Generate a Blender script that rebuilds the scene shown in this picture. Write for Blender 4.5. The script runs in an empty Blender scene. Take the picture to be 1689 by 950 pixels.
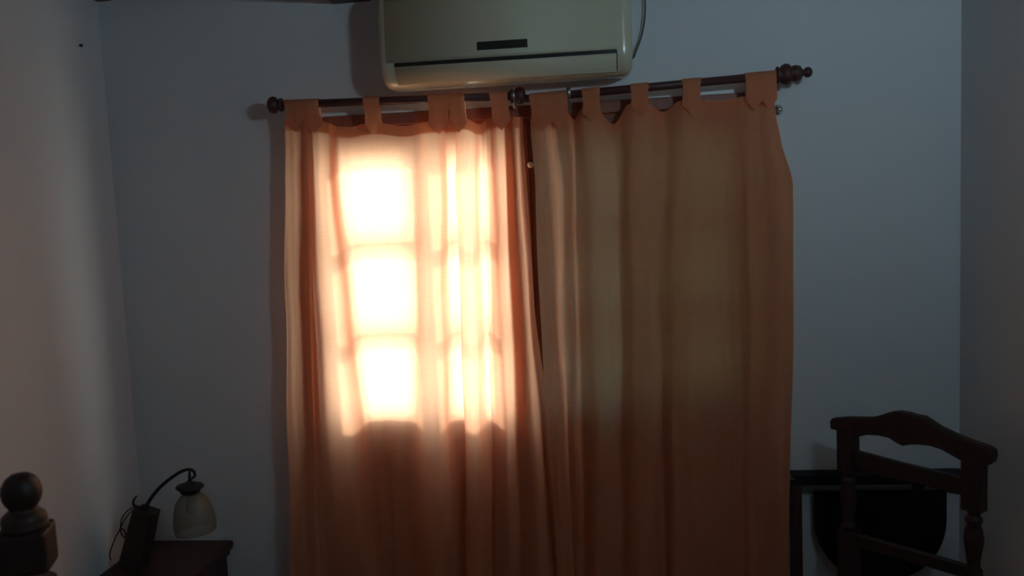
import bpy, bmesh, math, random
from mathutils import Vector, Matrix
random.seed(4)
S = bpy.context.scene
COL = S.collection

# ------------------------------------------------------------------ camera
F_PX, CX, CY = 1400.0, 844.5, 475.0
CAM = Vector((0.0, -3.0, 1.7))
YAW, PITCH, ROLL = [math.radians(a) for a in (6.0, -5.3, 2.56)]
fw = Vector((-math.sin(YAW)*math.cos(PITCH), math.cos(YAW)*math.cos(PITCH), math.sin(PITCH)))
r0 = Vector((math.cos(YAW), math.sin(YAW), 0.0))
u0 = r0.cross(fw)
rt = r0*math.cos(ROLL) - u0*math.sin(ROLL)
up = u0*math.cos(ROLL) + r0*math.sin(ROLL)
cd = bpy.data.cameras.new('camera')
cam = bpy.data.objects.new('camera', cd)
COL.objects.link(cam)
m3 = Matrix((rt, up, -fw)).transposed()
cam.matrix_world = Matrix.Translation(CAM) @ m3.to_4x4()
cd.sensor_fit = 'HORIZONTAL'; cd.sensor_width = 36.0
cd.lens = F_PX/1689.0*36.0
cd.clip_start = 0.02
cd.dof.use_dof = True; cd.dof.focus_distance = 2.95; cd.dof.aperture_fstop = 2.2
S.camera = cam

# ------------------------------------------------------------------ world, sun, exposure
w = bpy.data.worlds.new('sky'); S.world = w; w.use_nodes = True
bg = w.node_tree.nodes['Background']
bg.inputs['Color'].default_value = (0.20, 0.66, 1.0, 1)
bg.inputs['Strength'].default_value = 6.5

sd = bpy.data.lights.new('sun', 'SUN'); sun = bpy.data.objects.new('sun', sd); COL.objects.link(sun)
sd.energy = 30.0; sd.color = (1.0, 0.88, 0.78); sd.angle = math.radians(7)
SUN_DIR = Vector((-0.02, -1.0, -0.68)).normalized()        # direction the light travels
sun.rotation_euler = SUN_DIR.to_track_quat('-Z', 'Y').to_euler()

S.view_settings.view_transform = 'Standard'; S.view_settings.look = 'None'
S.view_settings.gamma = 1.0; S.view_settings.use_curve_mapping = False
S.view_settings.exposure = 0.0
LAMP_POWER = 165.0

# ------------------------------------------------------------------ helpers
def at(px, py, y=None, x=None, z=None, plane=None):
    d = fw*F_PX + rt*(px-CX) - up*(py-CY)
    if plane is not None:
        p0, n = plane; t = (p0-CAM).dot(n)/d.dot(n)
    elif y is not None: t = (y-CAM.y)/d.y
    elif x is not None: t = (x-CAM.x)/d.x
    else: t = (z-CAM.z)/d.z
    return CAM + d*t

def mat(name, color, rough=0.6, spec=0.5, noise=None, bump=None, metal=0.0, coat=0.0):
    """noise=(scale_vec, amount, detail)  bump=(scale_vec, strength, dist)"""
    m = bpy.data.materials.new(name); m.use_nodes = True
    nt = m.node_tree; N = nt.nodes; L = nt.links
    b = N['Principled BSDF']
    b.inputs['Base Color'].default_value = (*color, 1)
    b.inputs['Roughness'].default_value = rough
    b.inputs['Specular IOR Level'].default_value = spec
    b.inputs['Metallic'].default_value = metal
    b.inputs['Coat Weight'].default_value = coat
    tc = N.new('ShaderNodeTexCoord')
    if noise:
        mp = N.new('ShaderNodeMapping'); mp.inputs['Scale'].default_value = noise[0]
        nz = N.new('ShaderNodeTexNoise'); nz.inputs['Detail'].default_value = noise[2]
        nz.inputs['Scale'].default_value = 1.0
        L.new(tc.outputs['Object'], mp.inputs['Vector']); L.new(mp.outputs[0], nz.inputs['Vector'])
        mx = N.new('ShaderNodeMix'); mx.data_type = 'RGBA'
        mx.inputs[6].default_value = (*[c*(1-noise[1]) for c in color], 1)
        mx.inputs[7].default_value = (*[min(1, c*(1+noise[1])) for c in color], 1)
        L.new(nz.outputs['Fac'], mx.inputs[0]); L.new(mx.outputs[2], b.inputs['Base Color'])
    if bump:
        mp = N.new('ShaderNodeMapping'); mp.inputs['Scale'].default_value = bump[0]
        nz = N.new('ShaderNodeTexNoise'); nz.inputs['Scale'].default_value = 1.0; nz.inputs['Detail'].default_value = 4
        L.new(tc.outputs['Object'], mp.inputs['Vector']); L.new(mp.outputs[0], nz.inputs['Vector'])
        bp = N.new('ShaderNodeBump'); bp.inputs['Strength'].default_value = bump[1]; bp.inputs['Distance'].default_value = bump[2]
        L.new(nz.outputs['Fac'], bp.inputs['Height']); L.new(bp.outputs[0], b.inputs['Normal'])
    return m

def fabric_mat():
    m = bpy.data.materials.new('orange_cotton'); m.use_nodes = True
    nt = m.node_tree; N = nt.nodes; L = nt.links
    N.remove(N['Principled BSDF']); out = N['Material Output']
    tc = N.new('ShaderNodeTexCoord')
    mp = N.new('ShaderNodeMapping'); mp.inputs['Scale'].default_value = (260, 260, 9)
    nz = N.new('ShaderNodeTexNoise'); nz.inputs['Scale'].default_value = 1; nz.inputs['Detail'].default_value = 3
    mp2 = N.new('ShaderNodeMapping'); mp2.inputs['Scale'].default_value = (12, 12, 300)
    nz2 = N.new('ShaderNodeTexNoise'); nz2.inputs['Scale'].default_value = 1; nz2.inputs['Detail'].default_value = 2
    for a, b_ in ((mp, nz), (mp2, nz2)):
        L.new(tc.outputs['Object'], a.inputs[0]); L.new(a.outputs[0], b_.inputs['Vector'])
    ad = N.new('ShaderNodeMath'); ad.operation = 'ADD'
    L.new(nz.outputs['Fac'], ad.inputs[0]); L.new(nz2.outputs['Fac'], ad.inputs[1])
    hf = N.new('ShaderNodeMath'); hf.operation = 'MULTIPLY'; hf.inputs[1].default_value = 0.5
    L.new(ad.outputs[0], hf.inputs[0])
    def mixc(a, b_):
        x = N.new('ShaderNodeMix'); x.data_type = 'RGBA'
        x.inputs[6].default_value = (*a, 1); x.inputs[7].default_value = (*b_, 1)
        L.new(hf.outputs[0], x.inputs[0]); return x.outputs[2]
    dif = N.new('ShaderNodeBsdfDiffuse'); L.new(mixc((0.74, 0.235, 0.115), (0.92, 0.33, 0.17)), dif.inputs['Color'])
    tr = N.new('ShaderNodeBsdfTranslucent'); L.new(mixc((0.80, 0.45, 0.28), (0.96, 0.63, 0.42)), tr.inputs['Color'])
    bp = N.new('ShaderNodeBump'); bp.inputs['Strength'].default_value = 0.25; bp.inputs['Distance'].default_value = 0.002
    L.new(hf.outputs[0], bp.inputs['Height']); L.new(bp.outputs[0], dif.inputs['Normal'])
    ms = N.new('ShaderNodeMixShader'); ms.inputs[0].default_value = 0.50
    L.new(dif.outputs[0], ms.inputs[1]); L.new(tr.outputs[0], ms.inputs[2])
    L.new(ms.outputs[0], out.inputs['Surface'])
    return m

def pane_mat(name, haze, col, trcol):
    """textured door glass: part of the light passes straight, part is scattered"""
    m = bpy.data.materials.new(name); m.use_nodes = True
    nt = m.node_tree; N = nt.nodes; L = nt.links
    N.remove(N['Principled BSDF']); out = N['Material Output']
    tp = N.new('ShaderNodeBsdfTransparent'); tp.inputs[0].default_value = (*trcol, 1)
    tl = N.new('ShaderNodeBsdfTranslucent'); tl.inputs[0].default_value = (*col, 1)
    ms = N.new('ShaderNodeMixShader'); ms.inputs[0].default_value = haze
    L.new(tp.outputs[0], ms.inputs[1]); L.new(tl.outputs[0], ms.inputs[2])
    gl = N.new('ShaderNodeBsdfGlossy'); gl.inputs['Roughness'].default_value = 0.1
    m2 = N.new('ShaderNodeMixShader'); m2.inputs[0].default_value = 0.05
    L.new(ms.outputs[0], m2.inputs[1]); L.new(gl.outputs[0], m2.inputs[2])
    L.new(m2.outputs[0], out.inputs['Surface'])
    return m

def shade_mat():
    m = bpy.data.materials.new('smoky_glass'); m.use_nodes = True
    nt = m.node_tree; N = nt.nodes; L = nt.links
    N.remove(N['Principled BSDF']); out = N['Material Output']
    tp = N.new('ShaderNodeBsdfTransparent'); tp.inputs[0].default_value = (0.86, 0.85, 0.81, 1)
    df = N.new('ShaderNodeBsdfDiffuse'); df.inputs[0].default_value = (0.30, 0.29, 0.24, 1)
    gl = N.new('ShaderNodeBsdfGlossy'); gl.inputs['Roughness'].default_value = 0.45
    lw = N.new('ShaderNodeLayerWeight'); lw.inputs[0].default_value = 0.35
    mr = N.new('ShaderNodeMapRange'); mr.inputs[3].default_value = 0.10; mr.inputs[4].default_value = 0.55
    L.new(lw.outputs['Facing'], mr.inputs[0])
    a = N.new('ShaderNodeMixShader'); L.new(mr.outputs[0], a.inputs[0])
    L.new(tp.outputs[0], a.inputs[1]); L.new(df.outputs[0], a.inputs[2])
    b = N.new('ShaderNodeMixShader'); b.inputs[0].default_value = 0.05
    L.new(a.outputs[0], b.inputs[1]); L.new(gl.outputs[0], b.inputs[2])
    L.new(b.outputs[0], out.inputs['Surface'])
    return m

def lamp_mat():
    m = bpy.data.materials.new('lit_opal_glass'); m.use_nodes = True
    N = m.node_tree.nodes; N.remove(N['Principled BSDF'])
    e = N.new('ShaderNodeEmission'); e.inputs[0].default_value = (0.53, 0.83, 1.0, 1); e.inputs[1].default_value = LAMP_POWER
    m.node_tree.links.new(e.outputs[0], N['Material Output'].inputs['Surface'])
    return m

M = dict(
    wall=mat('painted_plaster', (0.66, 0.64, 0.64), 0.85, 0.2, ((1.6, 1.6, 1.6), 0.04, 3), ((28, 28, 28), 0.35, 0.003)),
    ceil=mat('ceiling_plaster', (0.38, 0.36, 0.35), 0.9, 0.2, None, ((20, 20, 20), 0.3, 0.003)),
    floor=mat('dark_tile', (0.10, 0.06, 0.045), 0.6, 0.4, ((6, 6, 6), 0.3, 4)),
    redwood=mat('red_stained_wood', (0.075, 0.022, 0.018), 0.5, 0.4, ((9, 60, 60), 0.4, 4), ((9, 90, 90), 0.2, 0.002)),
    doorwood=mat('door_wood', (0.26, 0.085, 0.05), 0.5, 0.4, ((60, 60, 6), 0.4, 4), ((90, 90, 9), 0.2, 0.002)),
    panelwood=mat('brightened_panel_wood', (0.42, 0.20, 0.11), 0.5, 0.4, ((60, 60, 6), 0.3, 4)),  # tone raised above the door wood so hidden panels throw glow onto the cloth
    white=mat('white_strip', (0.88, 0.87, 0.87), 0.5, 0.4),
    shell=mat('glossy_cream_plastic', (0.56, 0.50, 0.36), 0.2, 0.6),
    dullmetal=mat('dull_metal', (0.45, 0.44, 0.42), 0.4, 0.5, metal=1.0),
    darkwood=mat('dark_wood', (0.030, 0.014, 0.011), 0.5, 0.4, ((40, 40, 8), 0.45, 4), ((80, 80, 14), 0.2, 0.002)),
    redpanel=mat('reddish_board', (0.06, 0.020, 0.014), 0.5, 0.4, ((50, 50, 6), 0.35, 4)),
    nightwood=mat('nightstand_wood', (0.050, 0.018, 0.014), 0.45, 0.5, ((50, 8, 50), 0.4, 4)),
    black=mat('black_board', (0.006, 0.006, 0.007), 0.7, 0.2),
    blacktop=mat('black_top', (0.008, 0.007, 0.008), 0.6, 0.25),
    iron=mat('black_iron', (0.012, 0.010, 0.012), 0.5, 0.4, None, ((80, 80, 80), 0.2, 0.001)),
    cable=mat('black_rubber', (0.012, 0.012, 0.014), 0.6),
    greycable=mat('grey_cable', (0.07, 0.07, 0.06), 0.6),
    ac=mat('cream_plastic', (0.56, 0.50, 0.36), 0.55, 0.4, ((3, 3, 3), 0.03, 2)),
    acdark=mat('dark_plastic', (0.012, 0.008, 0.006), 0.4),
    metal=mat('shiny_metal', (0.75, 0.75, 0.72), 0.18, 0.5, metal=1.0),
    cream=mat('cream_knob', (0.8, 0.62, 0.45), 0.4),
    sheet=mat('bed_cover', (0.25, 0.14, 0.11), 0.9, 0.1, ((30, 30, 30), 0.2, 3)),
    shutter=mat('painted_shutter', (0.05, 0.075, 0.09), 0.6),
    outside=mat('garden_ground', (0.07, 0.10, 0.06), 0.9, 0.1, ((3, 3, 3), 0.2, 3)),
    fabric=fabric_mat(),
    pane=pane_mat('textured_glass', 0.58, (1.0, 0.97, 0.9), (0.95, 0.95, 0.92)),
    shade=shade_mat(), lamp=lamp_mat(),
)

def link(name, me, m, parent=None, smooth=False):
    o = bpy.data.objects.new(name, me); COL.objects.link(o)
    if m: me.materials.append(m)
    if smooth:
        for p in me.polygons: p.use_smooth = True
    if parent: o.parent = parent
    return o
def obj(name, bm, m, parent=None, smooth=False):
    me = bpy.data.meshes.new(name); bm.to_mesh(me); bm.free()
    return link(name, me, m, parent, smooth)
def tag(o, label=None, cat=None, group=None, kind=None):
    for k, v in (('label', label), ('category', cat), ('group', group), ('kind', kind)):
        if v: o[k] = v
    return o
def empty(name, loc, label, cat, group=None):
    o = bpy.data.objects.new(name, None); COL.objects.link(o); o.location = loc
    o.empty_display_size = 0.05
    return tag(o, label, cat, group)
def loc(parent, o):
    """keep world coordinates of a mesh built in world space under an Empty placed at its base"""
    if parent.parent: o.location = (0, 0, 0)
    else: o.location = -parent.location
    return o
def add(parent, name, bm, m, smooth=False):
    o = obj(name, bm, m, parent, smooth)
    # children of an Empty at its base carry the offset; deeper levels inherit it
    if parent.type == 'EMPTY': o.location = -Vector(parent.location)
    return o

def bev(bm, w_, seg=2):
    if w_ > 0:
        bmesh.ops.bevel(bm, geom=list(bm.edges), offset=w_, segments=seg, affect='EDGES', profile=0.6, clamp_overlap=True)
def box_bm(x0, x1, y0, y1, z0, z1, b=0.0, bm=None):
    t = bmesh.new(); bmesh.ops.create_cube(t, size=1.0)
    for v in t.verts:
        v.co = Vector(((x0+x1)/2+v.co.x*(x1-x0), (y0+y1)/2+v.co.y*(y1-y0), (z0+z1)/2+v.co.z*(z1-z0)))
    bev(t, b)
    if bm is None: return t
    me = bpy.data.meshes.new('t'); t.to_mesh(me); t.free(); bm.from_mesh(me); bpy.data.meshes.remove(me)
    return bm
def lathe(prof, p0, axis, n=28, cap=True):
    """prof = [(r, h)], revolved about axis through p0"""
    bm = bmesh.new(); a = Vector(axis).normalized()
    s = a.orthogonal().normalized(); t = a.cross(s)
    rings = []
    for r, h in prof:
        rings.append([bm.verts.new(Vector(p0)+a*h+(s*math.cos(k*2*math.pi/n)+t*math.sin(k*2*math.pi/n))*max(r, 1e-4)) for k in range(n)])
    for i in range(len(rings)-1):
        for k in range(n):
            bm.faces.new((rings[i][k], rings[i][(k+1) % n], rings[i+1][(k+1) % n], rings[i+1][k]))
    if cap:
        bm.faces.new(rings[0][::-1]); bm.faces.new(rings[-1])
    bmesh.ops.recalc_face_normals(bm, faces=bm.faces)
    return bm
def spline(pts, sub=8):
    out = []; n = len(pts)
    P = [Vector(p) for p in pts]
    for i in range(n-1):
        a, b, c, d = P[max(i-1, 0)], P[i], P[i+1], P[min(i+2, n-1)]
        for k in range(sub):
            t = k/sub
            out.append(0.5*((2*b)+(c-a)*t+(2*a-5*b+4*c-d)*t*t+(3*b-a-3*c+d)*t**3))
    out.append(P[-1]); return out
def tube(pts, rad, n=10, sub=8):
    """rad: number or list per control point"""
    P = spline(pts, sub) if sub > 1 else [Vector(p) for p in pts]
    bm = bmesh.new(); rings = []; prev = None
    m_ = len(P)
    for i, p in enumerate(P):
        d = (P[min(i+1, m_-1)]-P[max(i-1, 0)]).normalized()
        s = d.orthogonal().normalized() if prev is None else (prev-d*prev.dot(d)).normalized()
        prev = s; t = d.cross(s)
        if isinstance(rad, (int, float)): r = rad
        else:
            f = i/(m_-1)*(len(rad)-1); j = min(int(f), len(rad)-2); r = rad[j]+(rad[j+1]-rad[j])*(f-j)
        rings.append([bm.verts.new(p+(s*math.cos(k*2*math.pi/n)+t*math.sin(k*2*math.pi/n))*r) for k in range(n)])
    for i in range(len(rings)-1):
        for k in range(n):
            bm.faces.new((rings[i][k], rings[i][(k+1) % n], rings[i+1][(k+1) % n], rings[i+1][k]))
    bm.faces.new(rings[0][::-1]); bm.faces.new(rings[-1])
    bmesh.ops.recalc_face_normals(bm, faces=bm.faces)
    return bm
def prism(poly, nrm, th, b=0.0):
    """planar polygon of world points, thickened th along nrm (centred)"""
    bm = bmesh.new(); n = Vector(nrm).normalized()*th/2
    A = [bm.verts.new(p+n) for p in poly]; B = [bm.verts.new(p-n) for p in poly]
    bm.faces.new(A); bm.faces.new(B[::-1])
    k = len(poly)
    for i in range(k): bm.faces.new((A[i], B[i], B[(i+1) % k], A[(i+1) % k]))
    bmesh.ops.recalc_face_normals(bm, faces=bm.faces)
    if b > 0:
        es = [e for e in bm.edges if len(e.link_faces) == 2 and any(len(f.verts) > 4 for f in e.link_faces)]
        bmesh.ops.bevel(bm, geom=es, offset=b, segments=3, affect='EDGES', clamp_overlap=True)
    return bm
def oriented_box(c, ax, hx, hy, z0, z1, b=0.003):
    """box centred at c.xy with its local x along ax"""
    bm = box_bm(-hx, hx, -hy, hy, z0, z1, b)
    ax = Vector((ax[0], ax[1], 0)).normalized(); ay = Vector((-ax.y, ax.x, 0))
    for v in bm.verts: v.co = Vector((c[0], c[1], 0))+ax*v.co.x+ay*v.co.y+Vector((0, 0, v.co.z))
    return bm
def join(*bms):
    r = bmesh.new()
    for b in bms:
        me = bpy.data.meshes.new('t'); b.to_mesh(me); b.free(); r.from_mesh(me); bpy.data.meshes.remove(me)
    return r

# ------------------------------------------------------------------ room shell
XL, XR, YB, ZC = -1.78, 1.21, -4.6, 2.60
WX0, WX1, WZ = -1.05, 0.565, 2.035          # clear door opening in the back wall
def struct(name, bm, m): return tag(obj(name, bm, m), kind='structure')
b = box_bm(XL-0.1, WX0, 0, 0.2, 0, ZC); box_bm(WX1, XR+0.1, 0, 0.2, 0, ZC, 0, b); box_bm(WX0, WX1, 0, 0.2, WZ, ZC, 0, b)
struct('wall_back', b, M['wall'])
struct('wall_left', box_bm(XL-0.1, XL, YB, 0, 0, ZC), M['wall'])
struct('wall_right', box_bm(XR, XR+0.1, YB, 0, 0, ZC), M['wall'])
struct('wall_front', box_bm(XL-0.1, XR+0.1, YB-0.1, YB, 0, ZC), M['wall'])
struct('floor', box_bm(XL-0.1, XR+0.1, YB-0.1, 0.2, -0.1, 0), M['floor'])
ceil = struct('ceiling', box_bm(XL-0.1, XR+0.1, YB-0.1, 0.2, ZC, ZC+0.1), M['ceil'])
for x0, x1, zb in ((-1.779, -1.725, 2.514), (-0.906, -0.766, 2.447), (0.14, 0.28, 2.447), (1.07, 1.2, 2.447)):
    add(ceil, 'ceiling_beam', box_bm(x0, x1, YB+0.002, -0.002, zb, ZC-0.001, 0.004), M['redwood'])
struct('ground', box_bm(-8, 8, 0.2, 14, -0.2, -0.1), M['outside'])

# glazed double door: frame, two leaves with 2 x 3 panes over wooden panels
dr = struct('door_1', box_bm(WX0, WX1, -0.002, 0.10, WZ-0.035, WZ), M['doorwood'])      # head jamb
fr = bmesh.new()
box_bm(WX0, WX0+0.03, -0.002, 0.10, 0, WZ-0.035, 0, fr); box_bm(WX1-0.03, WX1, -0.002, 0.10, 0, WZ-0.035, 0, fr)
add(dr, 'jamb', fr, M['doorwood'])
add(dr, 'casing', box_bm(WX0-0.05, WX1+0.02, -0.022, -0.003, WZ-0.02, WZ+0.022, 0.004), M['doorwood'])
for x, xw in ((WX0-0.05, 0.06), (WX1-0.01, 0.03)):
    add(dr, 'casing', box_bm(x, x+xw, -0.022, -0.003, 0, WZ-0.02, 0.004), M['doorwood'])
ZG0, ZG1 = 0.980, 1.915
def leaf(x0, x1, gx):
    """gx = list of glass column (x0,x1)"""
    f = bmesh.new(); y0, y1 = 0.0, 0.04
    box_bm(x0, gx[0][0], y0, y1, 0.01, WZ-0.034, 0, f); box_bm(gx[-1][1], x1, y0, y1, 0.01, WZ-0.034, 0, f)
    box_bm(gx[0][0], gx[-1][1], y0, y1, ZG1, WZ-0.034, 0, f)
    box_bm(gx[0][0], gx[-1][1], y0, y1, ZG0-0.07, ZG0, 0, f); box_bm(gx[0][0], gx[-1][1], y0, y1, 0.01, 0.16, 0, f)
    o = add(dr, 'door_leaf', f, M['doorwood'])
    add(o, 'door_panel', box_bm(gx[0][0], gx[-1][1], 0.012, 0.028, 0.16, ZG0-0.07, 0), M['panelwood'])
    mt = 0.038; hs = (ZG1-ZG0-2*mt)/3
    q = bmesh.new()
    for k in range(len(gx)-1): box_bm(gx[k][1], gx[k+1][0], y0+0.003, y1-0.003, ZG0, ZG1, 0, q)
    for k in (1, 2):
        for a, c in gx: box_bm(a, c, y0+0.003, y1-0.003, ZG0+k*hs+(k-1)*mt, ZG0+k*(hs+mt), 0, q)
    add(o, 'muntin', q, M['doorwood'])
    for a, c in gx:
        for k in range(3):
            z = ZG0+k*(hs+mt); add(o, 'pane', box_bm(a, c, 0.019, 0.023, z, z+hs), M['pane'])
    return o
leaf(WX0+0.0285, -0.262, [(-0.940, -0.648), (-0.580, -0.352)])
leaf(-0.258, WX1-0.0285, [(-0.200, 0.155), (0.200, 0.505)])
add(dr, 'astragal', box_bm(-0.282, -0.236, -0.012, -0.001, 0.01, WZ-0.04, 0.003), M['doorwood'])
kp = at(875, 272, y=-0.03)
add(dr, 'door_knob', lathe([(0.004, 0), (0.005, 0.010), (0.010, 0.013), (0.011, 0.020), (0.007, 0.026), (0.002, 0.028)], (kp.x, -0.012, kp.z), (0, -1, 0), 16), M['cream'], True)
struct('wall_strip_1', box_bm(WX0-0.03, WX1+0.02, -0.006, -0.0005, WZ+0.0225, WZ+0.056, 0.001), M['white'])  # thin strip on the wall above the casing, whiter than the plaster
# unseen louvred shutter, added to keep the sun off the right leaf
sh = bmesh.new()
box_bm(-0.25, -0.20, 0.13, 0.16, 0, WZ-0.002, 0, sh); box_bm(WX1-0.05, WX1-0.002, 0.13, 0.16, 0, WZ-0.002, 0, sh)
box_bm(-0.20, WX1-0.05, 0.13, 0.16, WZ-0.08, WZ-0.002, 0, sh); box_bm(-0.20, WX1-0.05, 0.13, 0.16, 0, 0.94, 0, sh)
shu = tag(obj('sun_block_shutter', sh, M['shutter']), 'unseen closed louvred shutter added to block the sun outside the right door leaf', 'shutter')
z = 0.955
while z < WZ-0.06:
    s = box_bm(-0.20, WX1-0.05, -0.026, 0.026, -0.004, 0.004)
    R_ = Matrix.Rotation(math.radians(-42), 3, 'X')
    for v in s.verts: v.co = Vector((v.co.x, 0, 0))+R_ @ Vector((0, v.co.y, v.co.z))+Vector((0, 0.145, z))
    add(shu, 'slat', s, M['shutter']); z += 0.034

# ------------------------------------------------------------------ room lamp (right wall, out of frame)
lp = empty('wall_lamp', (1.205, -2.1, 2.25), 'lit cool white opal globe lamp on an arm on the right wall', 'lamp')
add(lp, 'wall_plate', lathe([(0.05, 0), (0.05, 0.012), (0.02, 0.02)], (1.208, -2.1, 2.32), (-1, 0, 0), 20), M['metal'], True)
add(lp, 'arm', tube([(1.19, -2.1, 2.32), (1.08, -2.1, 2.35), (0.95, -2.1, 2.40), (0.9, -2.1, 2.36), (0.9, -2.1, 2.325)], 0.008), M['metal'], True)
add(lp, 'shade_holder', lathe([(0.02, 0.12), (0.035, 0.10), (0.045, 0.088)], (0.9, -2.1, 2.21), (0, 0, 1), 20), M['metal'], True)
gl = bmesh.new(); bmesh.ops.create_uvsphere(gl, u_segments=24, v_segments=16, radius=0.092)
for v in gl.verts: v.co += Vector((0.9, -2.1, 2.21))
add(lp, 'cutoff_bowl', lathe([(0.002, -0.099), (0.035, -0.093), (0.068, -0.072), (0.090, -0.040), (0.099, 0.0), (0.104, 0.004), (0.101, 0.006), (0.096, 0.0), (0.087, -0.040), (0.066, -0.069), (0.034, -0.0895), (0.001, -0.0955)], (0.9, -2.1, 2.21), (0, 0, 1), 32, cap=False), M['metal'], True)  # unseen bowl added under the globe to cut the light going down
add(lp, 'globe', gl, M['lamp'], True)

# ------------------------------------------------------------------ curtain rods
YR = -0.10
def rod(name_pts, label, fin0, fin1):
    a, c = name_pts
    d = (c-a).normalized()
    e = empty('curtain_rod', (a+c)/2, label, 'curtain rod', 'curtain rods')
    add(e, 'pole', tube([a, c], 0.0135, 20, 1), M['redwood'], True)
    for on, p, dd in ((fin0, a, -d), (fin1, c, d)):
        if on == 'ball':
            add(e, 'finial', lathe([(0.0135, 0), (0.022, 0.004), (0.024, 0.010), (0.017, 0.015), (0.019, 0.019), (0.027, 0.026), (0.030, 0.036), (0.027, 0.046), (0.018, 0.053), (0.004, 0.056)], p-dd*0.012, dd, 24), M['redwood'], True)
        elif on == 'turned':
            add(e, 'finial', lathe([(0.0135, 0), (0.026, 0.003), (0.028, 0.008), (0.022, 0.014), (0.030, 0.020), (0.035, 0.032), (0.033, 0.042), (0.022, 0.052), (0.026, 0.056), (0.027, 0.064), (0.024, 0.078), (0.012, 0.086), (0.010, 0.090), (0.016, 0.096), (0.0175, 0.105), (0.012, 0.114), (0.002, 0.118)], p-dd*0.004, dd, 24), M['redwood'], True)
    return e
A0, A1 = at(462, 173, y=YR), at(846, 158, y=YR)
B0, B1 = at(866, 163, y=YR), at(1281, 124, y=YR)
rodA = rod((A0, A1), 'left dark red wooden curtain rod carrying the sunlit curtain', 'ball', 'ball')
rodB = rod((B0, B1), 'right dark red wooden curtain rod with a long turned finial', None, 'turned')
def bracket(e, P):
    b_ = join(lathe([(0.016, 0), (0.016, 0.004), (0.007, 0.006), (0.006, 0.06), (0.010, 0.066)], (P.x, -0.001, P.z-0.033), (0, -1, 0), 14),
              lathe([(0.0175, -0.007), (0.019, -0.006), (0.019, 0.006), (0.0175, 0.007)], (P.x, P.y, P.z), (1, 0, 0), 20),
              tube([(P.x, -0.064, P.z-0.033), (P.x, -0.085, P.z-0.033), (P.x, -0.1, P.z-0.019)], 0.006, 8, 4))
    add(e, 'bracket', b_, M['dullmetal'], True)
bracket(rodA, at(853, 158, y=YR)+Vector((-0.012, 0, 0))); bracket(rodB, at(938, 153, y=YR)+Vector((0, 0, 0)))

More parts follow.
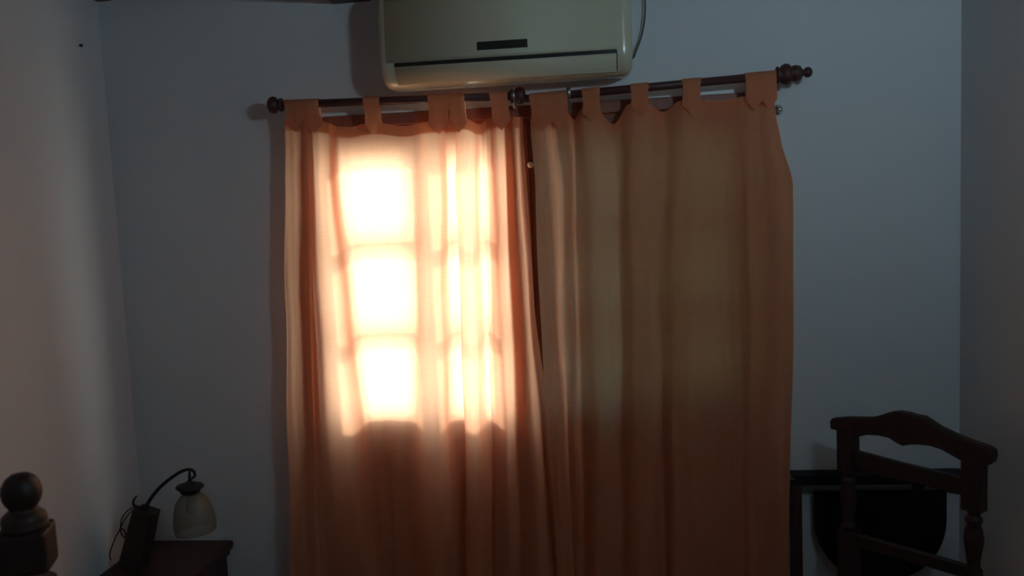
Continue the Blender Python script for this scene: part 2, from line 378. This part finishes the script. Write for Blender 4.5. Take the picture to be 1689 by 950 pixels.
# ------------------------------------------------------------------ curtains
def lerp_table(tab, x):
    for i in range(len(tab)-1):
        if x <= tab[i+1][0] or i == len(tab)-2:
            t = (x-tab[i][0])/(tab[i+1][0]-tab[i][0]); t = max(0, min(1, t))
            t = t*t*(3-2*t) if len(tab[i]) > 2 else t
            return tab[i][1]+(tab[i+1][1]-tab[i][1])*t
ROWS = [180, 230, 300, 500, 700, 950]
def curtain(label, ctrl, top, seed, tabs, rodends):
    """ctrl: [(x per row..., depth, amp_top)], x read at ROWS"""
    rnd = random.Random(seed)
    NC = len(ctrl)
    # world X and z of control columns at each row
    cols = []
    for c in ctrl:
        pts = []
        for k, r in enumerate(ROWS):
            dep = c[6]
            f = (0.55, 0.8, 1, 1, 1, 1)[k]
            dd = 0.085*(1-f)+dep*f
            p = at(c[k], r, y=-dd)
            pts.append((p.x, -dd, p.z))
        # continue to the floor
        a, b_ = pts[-2], pts[-1]
        pts.append((b_[0]+(b_[0]-a[0])*0.5, b_[1], 0.03))
        cols.append(pts)
    SUB = 12
    def colspline(zq, col):
        # interpolate column at height zq
        P = col
        if zq >= P[0][2]:
            return Vector((P[0][0], P[0][1], 0))
        for i in range(len(P)-1):
            if P[i][2] >= zq >= P[i+1][2]:
                t = (P[i][2]-zq)/(P[i][2]-P[i+1][2])
                def cr(j):
                    p0, p1, p2, p3 = P[max(i-1, 0)][j], P[i][j], P[i+1][j], P[min(i+2, len(P)-1)][j]
                    lin = p1+(p2-p1)*t; s = p1+(p2-p1)*(t*t*(3-2*t)); return 0.5*lin+0.5*s
                return Vector((cr(0), cr(1), 0))
        return Vector((P[-1][0], P[-1][1], 0))
    bm = bmesh.new()
    NV = 96
    nz = [rnd.uniform(-1, 1) for _ in range(64)]
    # top height per control column
    grid = []
    for v in range(NV+1):
        s = v/NV
        row = []
        ctrlp = []
        for ci, c in enumerate(ctrl):
            zt = at(c[1], top(c[1]), y=-0.085).z
            zz = zt+(0.03-zt)*s
            p = colspline(zz, cols[ci])
            ctrlp.append(Vector((p.x, p.y, zz)))
        sp = spline(ctrlp, SUB)
        for i, p in enumerate(sp):
            # own top edge: follow the sag between tabs near the top
            x_px = ctrl[0][1]+(0)
            q = Vector(p)
            q.y += 0.0012*math.sin(i*0.43+v*0.05+seed)+0.0007*math.sin(i*0.9-v*0.09)
            q.x += 0.0018*math.sin(v*0.21+i*0.13)
            row.append(q)
        grid.append(row)
    # sag: shift top rows by the tabled edge profile evaluated at each column
    W = len(grid[0])
    for i in range(W):
        f = i/SUB; j = min(int(f), NC-2); xp = ctrl[j][1]+(ctrl[j+1][1]-ctrl[j][1])*(f-j)
        zt = at(xp, top(xp), y=-0.085).z
        z0 = grid[0][i].z
        for v in range(NV+1):
            s = v/NV
            grid[v][i].z = zt+(0.03-zt)*s
    V = [[bm.verts.new(p) for p in row] for row in grid]
    for v in range(NV):
        for i in range(W-1): bm.faces.new((V[v][i], V[v][i+1], V[v+1][i+1], V[v+1][i]))
    e = empty('curtain', ((cols[0][3][0]+cols[-1][3][0])/2, -0.08, 0.03), label, 'curtain', 'orange tab top curtains')
    o = add(e, 'curtain_cloth', bm, M['fabric'], True)
    # stitched hem band
    hb = bmesh.new(); prev = None
    for i in range(W):
        p = grid[0][i]; q = grid[2][i]
        a = hb.verts.new(Vector((p.x, p.y-0.0022, p.z+0.001))); c = hb.verts.new(Vector((q.x, q.y-0.0022, p.z-0.036)))
        if prev: hb.faces.new((prev[0], a, c, prev[1]))
        prev = (a, c)
    add(e, 'hem', hb, M['fabric'], True)
    # tabs looping over the rod
    for (x0, x1, lean) in tabs:
        xm = (x0+x1)/2
        ra, rb = rodends; 
        pm = at(xm, 160, y=YR); t = (pm.x-ra.x)/(rb.x-ra.x); zc = ra.z+(rb.z-ra.z)*t; slope = (rb.z-ra.z)/(rb.x-ra.x)
        wx = (at(x1, 160, y=YR).x-at(x0, 160, y=YR).x)
        zb = at(xm, top(xm)+1, y=-0.1).z
        R = 0.0165
        prof = []
        nst = 9
        for k in range(6): prof.append((0.104+0.0125*(k/5), zb-0.012+(zc-zb+0.012)*k/5))      # front, going up (y toward room)
        for k in range(1, nst): 
            a = math.pi*k/nst; prof.append((0.1+R*math.cos(a), zc+R*math.sin(a)))
        for k in range(6): prof.append((0.1-R+0.010*(k/5), zc+(zb-0.008-zc)*k/5))
        tb = bmesh.new(); rows = []
        NX = 6
        for kk, (yy, zz) in enumerate(prof):
            fr_ = max(0, min(1, (zc-zz)/(zc-zb+1e-6)))
            r_ = []
            for i in range(NX+1):
                u = i/NX-0.5
                pin = 1-0.10*math.sin(fr_*math.pi)
                x = pm.x+u*wx*pin+lean*fr_
                r_.append(tb.verts.new((x, -(yy+0.0015*math.cos(u*9+x0)), zz+slope*u*wx)))
            rows.append(r_)
        # triangular stitched point below the front flap
        tip = []
        for i in range(NX+1):
            u = i/NX-0.5; x = pm.x+u*wx*0.9+lean
            tip.append(tb.verts.new((x, -0.1005, zb-0.014-0.028*(1-abs(u)*2))))
        rows.insert(0, tip)
        for k in range(len(rows)-1):
            for i in range(NX): tb.faces.new((rows[k][i], rows[k][i+1], rows[k+1][i+1], rows[k+1][i]))
        add(e, 'tab', tb, M['fabric'], True)
    return e

def table(T):
    def f(x):
        if x <= T[0][0]: return T[0][1]
        for (a, ya), (b_, yb) in zip(T, T[1:]):
            if x <= b_:
                t = (x-a)/(b_-a); t = t*t*(3-2*t); return ya+(yb-ya)*t
        return T[-1][1]
    return f
topL = table([(470, 198), (500, 199), (527, 201), (560, 208), (585, 208), (602, 203), (627, 202), (665, 207), (700, 202), (735, 200), (768, 196), (790, 204), (810, 194), (848, 193), (870, 192)])
topR = table([(872, 196), (905, 194), (937, 186), (948, 196), (962, 180), (988, 178), (1013, 204), (1040, 172), (1070, 171), (1096, 184), (1124, 167), (1156, 165), (1190, 166), (1228, 160), (1282, 157)])
# columns: x at rows 180,230,300,500,700,950 and depth toward the room
CL = [
 (470, 470, 470, 471, 474, 480, .095),
 (488, 488, 489, 490, 494, 500, .106),
 (506, 506, 508, 511, 516, 523, .112),
 (509, 509, 510, 514, 520, 528, .086),
 (522, 521, 522, 529, 539, 550, .070),
 (542, 541, 543, 560, 580, 598, .092),
 (558, 558, 562, 584, 604, 618, .046),
 (590, 592, 596, 610, 624, 636, .036),
 (640, 642, 644, 644, 646, 652, .036),
 (682, 684, 686, 682, 680, 684, .044),
 (700, 702, 708, 704, 704, 706, .084),
 (722, 724, 726, 726, 730, 732, .084),
 (735, 736, 738, 742, 745, 748, .046),
 (752, 750, 754, 762, 768, 772, .042),
 (757, 756, 752, 760, 766, 770, .074),
 (768, 768, 765, 775, 780, 784, .096),
 (780, 782, 780, 786, 792, 797, .086),
 (792, 793, 794, 800, 806, 812, .046),
 (806, 808, 809, 813, 817, 820, .056),
 (818, 820, 822, 829, 836, 842, .088),
 (832, 832, 834, 842, 852, 860, .052),
 (846, 846, 850, 862, 876, 892, .092),
 (856, 857, 860, 873, 890, 910, .055),
 (863, 864, 868, 882, 905, 926, .070)]
CR = [
 (873, 876, 882, 890, 900, 920, .092),
 (888, 890, 898, 902, 912, 930, .104),
 (903, 906, 914, 918, 926, 938, .095),
 (914, 918, 926, 930, 936, 946, .060),
 (936, 938, 942, 946, 950, 956, .078),
 (946, 948, 950, 954, 960, 966, .036),
 (965, 968, 976, 978, 984, 988, .095),
 (992, 996, 1006, 1008, 1012, 1016, .062),
 (1016, 1018, 1022, 1024, 1026, 1030, .045),
 (1040, 1042, 1042, 1046, 1048, 1050, .098),
 (1068, 1070, 1068, 1072, 1074, 1076, .090),
 (1096, 1098, 1094, 1090, 1092, 1096, .040),
 (1126, 1126, 1120, 1114, 1112, 1114, .088),
 (1150, 1150, 1148, 1146, 1146, 1148, .064),
 (1186, 1186, 1188, 1190, 1192, 1192, .056),
 (1214, 1214, 1216, 1220, 1222, 1222, .066),
 (1230, 1232, 1236, 1240, 1240, 1240, .094),
 (1250, 1254, 1262, 1266, 1266, 1264, .070),
 (1266, 1272, 1284, 1290, 1288, 1284, .096),
 (1279, 1288, 1307, 1310, 1305, 1300, .075)]
cL = curtain('sunlit orange curtain on the left rod, glowing where door panes shine through', CL, topL, 3,
        [(470, 501, 0.0), (499, 527, 0.004), (600, 627, 0.0), (706, 740, -0.003), (738, 767, 0.003), (808, 838, 0.004)], (A0, A1))
cR = curtain('dim brownish orange curtain on the right rod, unlit by the sun', CR, topR, 8,
        [(873, 907, 0.004), (905, 937, 0.0), (960, 990, 0.0), (1040, 1070, 0.0), (1125, 1156, 0.0), (1228, 1256, 0.004), (1254, 1281, 0.002)], (B0, B1))
# shiny wall hook beside the right curtain
hp = at(1284, 181, y=-0.02)
hk = empty('curtain_hook', (hp.x, 0, hp.z-0.03), 'small shiny oval metal hook on the wall below the long finial', 'hook')
add(hk, 'rosette', lathe([(0.0185, 0), (0.0185, 0.004), (0.013, 0.009), (0.006, 0.011)], (hp.x, -0.001, hp.z), (0, -1, 0), 20), M['metal'], True)
add(hk, 'hook_knob', lathe([(0.005, 0), (0.005, 0.014), (0.010, 0.018), (0.011, 0.024), (0.006, 0.03), (0.001, 0.031)], (hp.x, -0.01, hp.z), (0, -1, 0), 18), M['metal'], True)

# ------------------------------------------------------------------ air conditioner
AX0, AX1 = -0.703, 0.128
AZ0, AZ1, AD = 2.118, 2.44, 0.205
prof = []       # (y, z) from wall top, over front, to wall bottom
prof += [(-0.012, AZ1), (-0.10, AZ1-0.002)]
for k in range(7):
    a = math.pi/2*(1-k/6); prof.append((-(AD-0.05)-0.045*math.cos(a), AZ1-0.05+0.048*math.sin(a)))
prof += [(-AD, 2.34), (-AD, 2.28), (-AD, 2.24), (-AD+0.001, 2.205)]
for k in range(1, 10):
    a = math.pi/2*k/9; prof.append((-(AD-0.07)-0.069*math.cos(a), AZ0+0.075-0.075*math.sin(a)+0.0))
prof += [(-0.09, AZ0+0.002), (-0.04, AZ0+0.006), (-0.012, AZ0+0.010)]
PC = Vector((-0.09, (AZ0+AZ1)/2))
# arc length
def seglen(P):
    L_ = [0]
    for a, c in zip(P, P[1:]): L_.append(L_[-1]+math.hypot(c[0]-a[0], c[1]-a[1]))
    return L_
PL = seglen(prof)
def pprof(s, off=0.0):
    s = max(0, min(PL[-1]-1e-6, s))
    for i in range(len(prof)-1):
        if PL[i] <= s <= PL[i+1]:
            t = (s-PL[i])/(PL[i+1]-PL[i]); a, c = Vector(prof[i]), Vector(prof[i+1])
            p = a+(c-a)*t; d = (c-a).normalized(); n = Vector((d.y, -d.x))
            if (p-PC).dot(n) < 0: n = -n
            return p+n*off
def s_at_z(zq):        # on the front face
    best = min(((abs(pprof(i/2000*PL[-1]).y-zq), i) for i in range(200, 1900) if pprof(i/2000*PL[-1]).x < -0.13), key=lambda q: q[0])
    return best[1]/2000*PL[-1]
acE = empty('air_conditioner', ((AX0+AX1)/2, -0.012, AZ0), 'cream wall mounted split air conditioner above the curtains', 'air conditioner')
bm = bmesh.new(); rings = []
RX = 0.035; xs = []
for k in range(9):
    a = math.pi/2*k/8; xs.append((AX0+RX*(1-math.sin(a)), RX*(1-math.cos(math.pi/2-a)) ))
ring_def = [(AX0+RX*(1-math.sin(math.pi/2*(k/8))), RX*(1-math.cos(math.pi/2*(1-0))) ) for k in range(0)]
ring_def = []
for k in range(9):
    a = math.pi/2*k/8                 # 0 at the very end, pi/2 at full section
    ring_def.append((AX0+RX*(1-math.sin(a)), RX*(1-math.cos(math.pi/2-a))))
ring_def = [(AX0+RX*(1-math.cos(math.pi/2*k/8)), RX*(1-math.sin(math.pi/2*k/8))) for k in range(9)]
full = ring_def+[(AX1-(x-AX0), d) for x, d in ring_def[::-1]]
for x, ins in full:
    rg = []
    for (y, z) in prof:
        p = Vector((y, z)); d = (PC-p)
        q = p+d.normalized()*min(ins, d.length*0.9) if y < -0.02 else Vector((y, z+(ins if z < PC.y else -ins)))
        rg.append(bm.verts.new((x, q.x, q.y)))
    rings.append(rg)
n = len(prof)
for a, c in zip(rings, rings[1:]):
    for i in range(n-1): bm.faces.new((a[i], a[i+1], c[i+1], c[i]))
    bm.faces.new((a[n-1], a[0], c[0], c[n-1]))
bm.faces.new(rings[0]); bm.faces.new(rings[-1][::-1])
bmesh.ops.recalc_face_normals(bm, faces=bm.faces)
add(acE, 'body', bm, M['shell'], True)
def patch(x0, x1, s0, s1, off, th, nseg=14, taper=None):
    bm = bmesh.new(); ro, ri = [], []
    for k in range(nseg+1):
        s = s0+(s1-s0)*k/nseg
        po, pi = pprof(s, off), pprof(s, off-th)
        a, c = (x0, x1)
        ro.append((bm.verts.new((a, po.x, po.y)), bm.verts.new((c, po.x, po.y))))
        ri.append((bm.verts.new((a, pi.x, pi.y)), bm.verts.new((c, pi.x, pi.y))))
    for k in range(nseg):
        bm.faces.new((ro[k][0], ro[k][1], ro[k+1][1], ro[k+1][0])); bm.faces.new((ri[k][0], ri[k+1][0], ri[k+1][1], ri[k][1]))
        bm.faces.new((ro[k][0], ro[k+1][0], ri[k+1][0], ri[k][0])); bm.faces.new((ro[k][1], ri[k][1], ri[k+1][1], ro[k+1][1]))
    bm.faces.new((ro[0][0], ri[0][0], ri[0][1], ro[0][1])); bm.faces.new((ro[-1][0], ro[-1][1], ri[-1][1], ri[-1][0]))
    bmesh.ops.recalc_face_normals(bm, faces=bm.faces)
    return bm
sS = s_at_z(2.1895)
add(acE, 'front_panel', patch(AX0+RX-0.006, AX1-RX-0.018, s_at_z(2.40), sS-0.006, 0.003, 0.005, 20), M['ac'], True)
add(acE, 'air_slot', patch(-0.650, 0.077, sS-0.005, sS+0.0075, 0.0012, 0.004, 3), M['acdark'])
add(acE, 'louver', patch(-0.648, 0.073, sS+0.008, sS+0.072, 0.0035, 0.005, 14), M['ac'], True)
sD = s_at_z(2.231)
add(acE, 'display', patch(-0.372, -0.208, sD-0.013, sD+0.013, 0.0055, 0.004, 2), M['acdark'])
add(acE, 'seam', patch(0.076, 0.0785, sS, sS+0.065, 0.0008, 0.003, 8), M['acdark'])
cb = [at(x, y, y=-0.02) for x, y in ((1060, -25), (1064, 5), (1063, 32), (1058, 60), (1050, 82), (1044, 96), (1030, 102))]
tag(obj('air_conditioner_cable', tube(cb, 0.0028, 8), M['greycable'], None, True), 'thin grey cable curving down beside the air conditioner', 'cable')

# small nail on the left wall
np_ = at(131, 75, x=XL)
tag(obj('nail', lathe([(0.0035, 0), (0.004, 0.006), (0.006, 0.008), (0.005, 0.010)], np_, (1, 0, 0), 10), M['iron']), 'tiny dark nail high on the left wall', 'nail')

# ------------------------------------------------------------------ nightstand and its lamp
NX0, NX1, NY0, NY1, NZ = -1.770, -1.418, -0.36, -0.006, 0.50
ns = empty('nightstand', ((NX0+NX1)/2, (NY0+NY1)/2, 0), 'dark reddish wooden nightstand in the left corner under the iron lamp', 'nightstand')
tp = box_bm(NX0, NX1, NY0, NY1, NZ-0.032, NZ, 0.012); add(ns, 'top', tp, M['nightwood'])
add(ns, 'cornice', box_bm(NX0+0.012, NX1-0.016, NY0+0.016, NY1-0.004, NZ-0.056, NZ-0.033, 0.006), M['nightwood'])
add(ns, 'body', box_bm(NX0+0.022, NX1-0.030, NY0+0.03, NY1-0.008, 0.06, NZ-0.056, 0.002), M['nightwood'])
for z0, z1 in ((0.30, 0.43), (0.09, 0.28)):
    dwr = add(ns, 'drawer', box_bm(NX0+0.04, NX1-0.048, NY0+0.014, NY0+0.03, z0, z1, 0.004), M['nightwood'])
    add(dwr, 'knob', lathe([(0.006, 0), (0.006, 0.01), (0.013, 0.016), (0.012, 0.024), (0.003, 0.028)], ((NX0+NX1)/2, NY0+0.014, (z0+z1)/2), (0, -1, 0), 14), M['iron'], True)
for x in (NX0+0.04, NX1-0.05):
    for y in (NY0+0.05, NY1-0.03): add(ns, 'foot', box_bm(x-0.015, x+0.015, y-0.015, y+0.015, 0, 0.06, 0.003), M['nightwood'])

YL = -0.27
L = lambda x, y, d=YL: at(x, y, y=d)
tl = empty('table_lamp', (L(226, 935).x, YL, NZ), 'leaning dark block lamp with curved iron arm and hanging glass bell shade', 'lamp')
# slanted wooden block
ta, tb_ = (L(228, 838)+L(256, 843))/2, (L(201, 941)+L(240, 941))/2
tb_.z = NZ+0.006
axd = (ta-tb_); h = axd.length
bm = box_bm(-0.036, 0.036, -0.036, 0.036, 0, 1, 0)
zax = axd.normalized(); yax = Vector((0, 1, 0)); xax = yax.cross(zax).normalized()
for v in bm.verts:
    v.co = tb_+xax*v.co.x*(1.15 if v.co.z < 0.5 else 0.95)+yax*v.co.y+zax*v.co.z*h
bev(bm, 0.005); 
for v in bm.verts: v.co.z = max(v.co.z, NZ+0.001)
add(tl, 'base_block', bm, M['darkwood'])
arm = [L(240, 842), L(243, 832), L(254, 815), L(270, 798), L(290, 783), L(303, 776), L(313, 774.5), L(320, 778), L(321, 785), L(316, 789), L(310, 787)]
add(tl, 'arm', tube(arm, [0.008, 0.0068, 0.006, 0.0058, 0.0056, 0.0055, 0.0052, 0.005, 0.0045, 0.004, 0.003], 10), M['iron'], True)
add(tl, 'scroll', tube([L(226, 818), L(221, 824), L(220, 831), L(225, 836), L(234, 838), L(244, 838)], [0.0025, 0.004, 0.0046, 0.0055, 0.008, 0.009], 8), M['iron'], True)
pc = L(313, 803)
ax_ = Vector((0.06, 0, 1)).normalized()
add(tl, 'shade_cap', lathe([(0.003, 0.055), (0.005, 0.040), (0.004, 0.030), (0.010, 0.019), (0.030, 0.010), (0.045, 0.004), (0.047, 0.0), (0.045, -0.003), (0.038, -0.006), (0.034, -0.016), (0.026, -0.024), (0.012, -0.026)], pc, ax_, 32), M['iron'], True)
sh_ = [(0.024, -0.020), (0.030, -0.024), (0.044, -0.036), (0.056, -0.054), (0.064, -0.080), (0.0695, -0.112), (0.0715, -0.135), (0.070, -0.150), (0.0665, -0.160)]
inn = [(r-0.0025, h_) for r, h_ in sh_[::-1]]
add(tl, 'glass_shade', lathe(sh_+inn, pc, Vector((-0.06, 0, 1)).normalized(), 40, cap=False), M['shade'], True)
add(tl, 'bulb', lathe([(0.010, -0.022), (0.012, -0.035), (0.020, -0.055), (0.024, -0.072), (0.018, -0.090), (0.003, -0.097)], pc, (-0.06, 0, 1), 20), M['shade'], True)
YC = -0.24
cord = [L(222, 836, YL), L(212, 841, YC), L(202, 853, YC), L(199, 868, YC), L(200, 880, YC), L(206, 887, YC), L(207, 880, YC), L(201, 872, YC), L(193, 882, YC), L(185, 900, YC), L(181, 914, YC), L(183, 924, YC)]
add(tl, 'cord', tube(cord, 0.0022, 8), M['cable'], True)
add(tl, 'cord', tube([L(224, 837, YL), L(214, 846, YC), L(205, 858, YC), L(198, 873, YC), L(190, 888, YC)], 0.002, 8), M['cable'], True)

# ------------------------------------------------------------------ bed with turned post
bp_ = at(38, 811, y=-1.25); BX, BY = bp_.x-0.004, -1.25
bed = empty('bed', (BX-0.2, BY-1.0, 0), 'dark wooden bed whose turned ball topped post rises at lower left', 'bed')
def post(x, y):
    top_z = 1.156
    pr_ = [(0.002, 0), (0.019, -0.003), (0.031, -0.012), (0.039, -0.026), (0.0425, -0.041), (0.041, -0.056), (0.036, -0.069), (0.030, -0.078), (0.028, -0.083), (0.036, -0.089), (0.044, -0.096), (0.048, -0.107), (0.047, -0.120), (0.052, -0.132)]
    b1 = lathe(pr_, (x, y, top_z), (0, 0, 1), 32)
    b2 = lathe([(0.0001, 0.90), (0.055, 0.902), (0.050, 0.895), (0.034, 0.885), (0.030, 0.87), (0.040, 0.83), (0.046, 0.76), (0.040, 0.70), (0.030, 0.66), (0.046, 0.63), (0.046, 0.62)], (x, y, 0), (0, 0, 1), 28)
    b3 = join(oriented_box((x, y), (0.93, 0.36), 0.052, 0.052, 0.93, top_z-0.128, 0.010),
              oriented_box((x, y), (1, 0), 0.045, 0.045, 0.0, 0.625, 0.006), b2)
    o = add(bed, 'bed_post', join(b1, b3), M['darkwood'], False)
    for p in o.data.polygons: p.use_smooth = len(p.vertices) == 4 and p.area < 0.0004
    return o
post(BX, BY); post(BX-0.40, BY)
add(bed, 'footboard', box_bm(BX-0.36, BX-0.04, BY-0.015, BY+0.015, 0.22, 0.80, 0.005), M['darkwood'])
add(bed, 'side_rail', box_bm(BX-0.02, BX+0.012, BY-1.95, BY-0.04, 0.25, 0.40, 0.004), M['darkwood'])
add(bed, 'mattress', box_bm(BX-0.40, BX-0.03, BY-1.92, BY-0.05, 0.30, 0.52, 0.04), M['sheet'])
add(bed, 'headboard', box_bm(BX-0.42, BX+0.02, BY-2.0, BY-1.95, 0.0, 1.1, 0.01), M['darkwood'])

# ------------------------------------------------------------------ carved wooden chair by the right corner
p0 = Vector((0.738, -0.20, 0)); p1 = Vector((1.075, -0.59, 0))
cd_ = (p1-p0).normalized(); cn = Vector((cd_.y, -cd_.x, 0)).normalized()      # toward the room, left
if cn.y > 0: cn = -cn
PLN = (p0, cn)
Q = lambda x, y: at(x, y, plane=PLN)
ch = empty('wooden_chair', (p0+p1)/2+Vector((0, 0, 0)), 'dark carved wooden chair with turned posts turned away from the right corner', 'chair')
crest = [(1373, 694), (1376, 689), (1400, 687), (1440, 688), (1455, 684), (1470, 679), (1483, 677.5), (1498, 680), (1512, 684), (1524, 686), (1532, 691), (1550, 703), (1575, 715), (1605, 727), (1632, 736), (1641, 742), (1643, 752), (1640, 762), (1632, 767), (1618, 766), (1590, 759), (1574, 750), (1556, 740), (1538, 734), (1518, 732), (1506, 732), (1492, 734), (1482, 729), (1470, 721), (1452, 717), (1434, 716), (1420, 719), (1410, 722), (1385, 709), (1374, 706)]
add(ch, 'crest_rail', prism([Q(*p) for p in crest], cn, 0.036, 0.005), M['darkwood'])
rail2 = [(1405, 741), (1440, 750), (1480, 761), (1530, 773), (1597, 789), (1597, 817), (1570, 812), (1530, 800), (1490, 792), (1440, 781), (1405, 768)]
add(ch, 'back_rail', prism([Q(*p) for p in rail2], cn, 0.026, 0.004), M['darkwood'])
add(ch, 'lower_rail', prism([Q(*p) for p in [(1400, 877), (1597, 933), (1597, 952), (1400, 894)]], cn, 0.024, 0.003), M['darkwood'])
def chair_post(px, zt):
    c = Q(px, 760); 
    blk1 = oriented_box((c.x, c.y), (cd_.x, cd_.y), 0.028, 0.022, zt-0.145, zt, 0.004)
    tn = lathe([(0.022, zt-0.143), (0.017, zt-0.152), (0.016, zt-0.160), (0.023, zt-0.166), (0.024, zt-0.176), (0.018, zt-0.184), (0.023, zt-0.200), (0.027, zt-0.222), (0.026, zt-0.242), (0.020, zt-0.275), (0.017, zt-0.300), (0.018, zt-0.312), (0.024, zt-0.320), (0.024, zt-0.336)], (c.x, c.y, 0), (0, 0, 1), 24)
    blk2 = oriented_box((c.x, c.y), (cd_.x, cd_.y), 0.028, 0.023, zt-0.50, zt-0.335, 0.004)
    low = oriented_box((c.x, c.y), (cd_.x, cd_.y), 0.026, 0.024, 0.0, zt-0.50, 0.004)
    o = add(ch, 'leg', join(blk1, tn, blk2, low), M['darkwood'])
    for p in o.data.polygons: p.use_smooth = len(p.vertices) == 4 and p.area < 0.0003
    return c
zt = 0.955
ca = chair_post(1399, zt); cb_ = chair_post(1607, 0.935)
for c in (ca, cb_):
    f = c+cn*0.38
    add(ch, 'leg', join(oriented_box((f.x, f.y), (cd_.x, cd_.y), 0.024, 0.024, 0.0, 0.43, 0.004)), M['darkwood'])
    pm = (c+f)/2; add(ch, 'stretcher', oriented_box((pm.x, pm.y), (cn.x, cn.y), 0.165, 0.010, 0.16, 0.19, 0.003), M['darkwood'])
sc = (ca+cb_)/2+cn*0.205
add(ch, 'seat', oriented_box((sc.x, sc.y), (cd_.x, cd_.y), (cb_-ca).length/2+0.02-0.0, 0.175, 0.43, 0.46, 0.008), M['darkwood'])

# ------------------------------------------------------------------ narrow console table against the wall
ct = empty('console_table', (0.9, -0.1, 0), 'narrow black topped table with reddish side board behind the wooden chair', 'table')
xl = at(1309, 785, y=-0.07).x
tz = at(1320, 776, y=-0.01).z
th = tz-at(1400, 800, y=-0.072).z
poly = [Vector((xl, 0, tz)), Vector((1.205, 0, tz)), Vector((1.205, 0, tz-th)), Vector((xl+0.030, 0, tz-th)), Vector((xl+0.012, 0, tz-th*0.75)), Vector((xl+0.002, 0, tz-th*0.3))]
t_ = prism([p+Vector((0, -0.0385, 0)) for p in poly], (0, 1, 0), 0.067); add(ct, 'table_top', t_, M['blacktop'])
add(ct, 'side_board', box_bm(xl-0.004, xl+0.028, -0.068, -0.008, 0.0, tz-th-0.001, 0.003), M['redpanel'])
K = lambda x, y: at(x, y, y=-0.045)
zt_ = K(1343, 811).z; xa, xb = K(1343, 830).x, K(1560, 830).x; xc = (xa+xb)/2; hw = (xb-xa)/2
poly = [Vector((xa, -0.045, zt_)), Vector((xa, -0.045, zt_-0.10))]
for k in range(1, 24):
    a = math.pi+math.pi*k/24; poly.append(Vector((xc+hw*abs(math.cos(a))**0.85*(1 if math.cos(a) > 0 else -1), -0.045, zt_-0.10+0.215*math.sin(a))))
poly += [Vector((xb, -0.045, zt_-0.10)), Vector((xb, -0.045, zt_))]
o = add(ct, 'half_round_panel', prism(poly, (0, 1, 0), 0.022, 0.003), M['black']); o['label'] = 'black half-round hanging panel'
for x in (at(1399, 800, y=-0.045).x, at(1585, 800, y=-0.045).x-0.14):
    add(ct, 'hinge', box_bm(x-0.02, x+0.02, -0.050, -0.040, zt_-0.03, tz-th, 0.001), M['iron'])
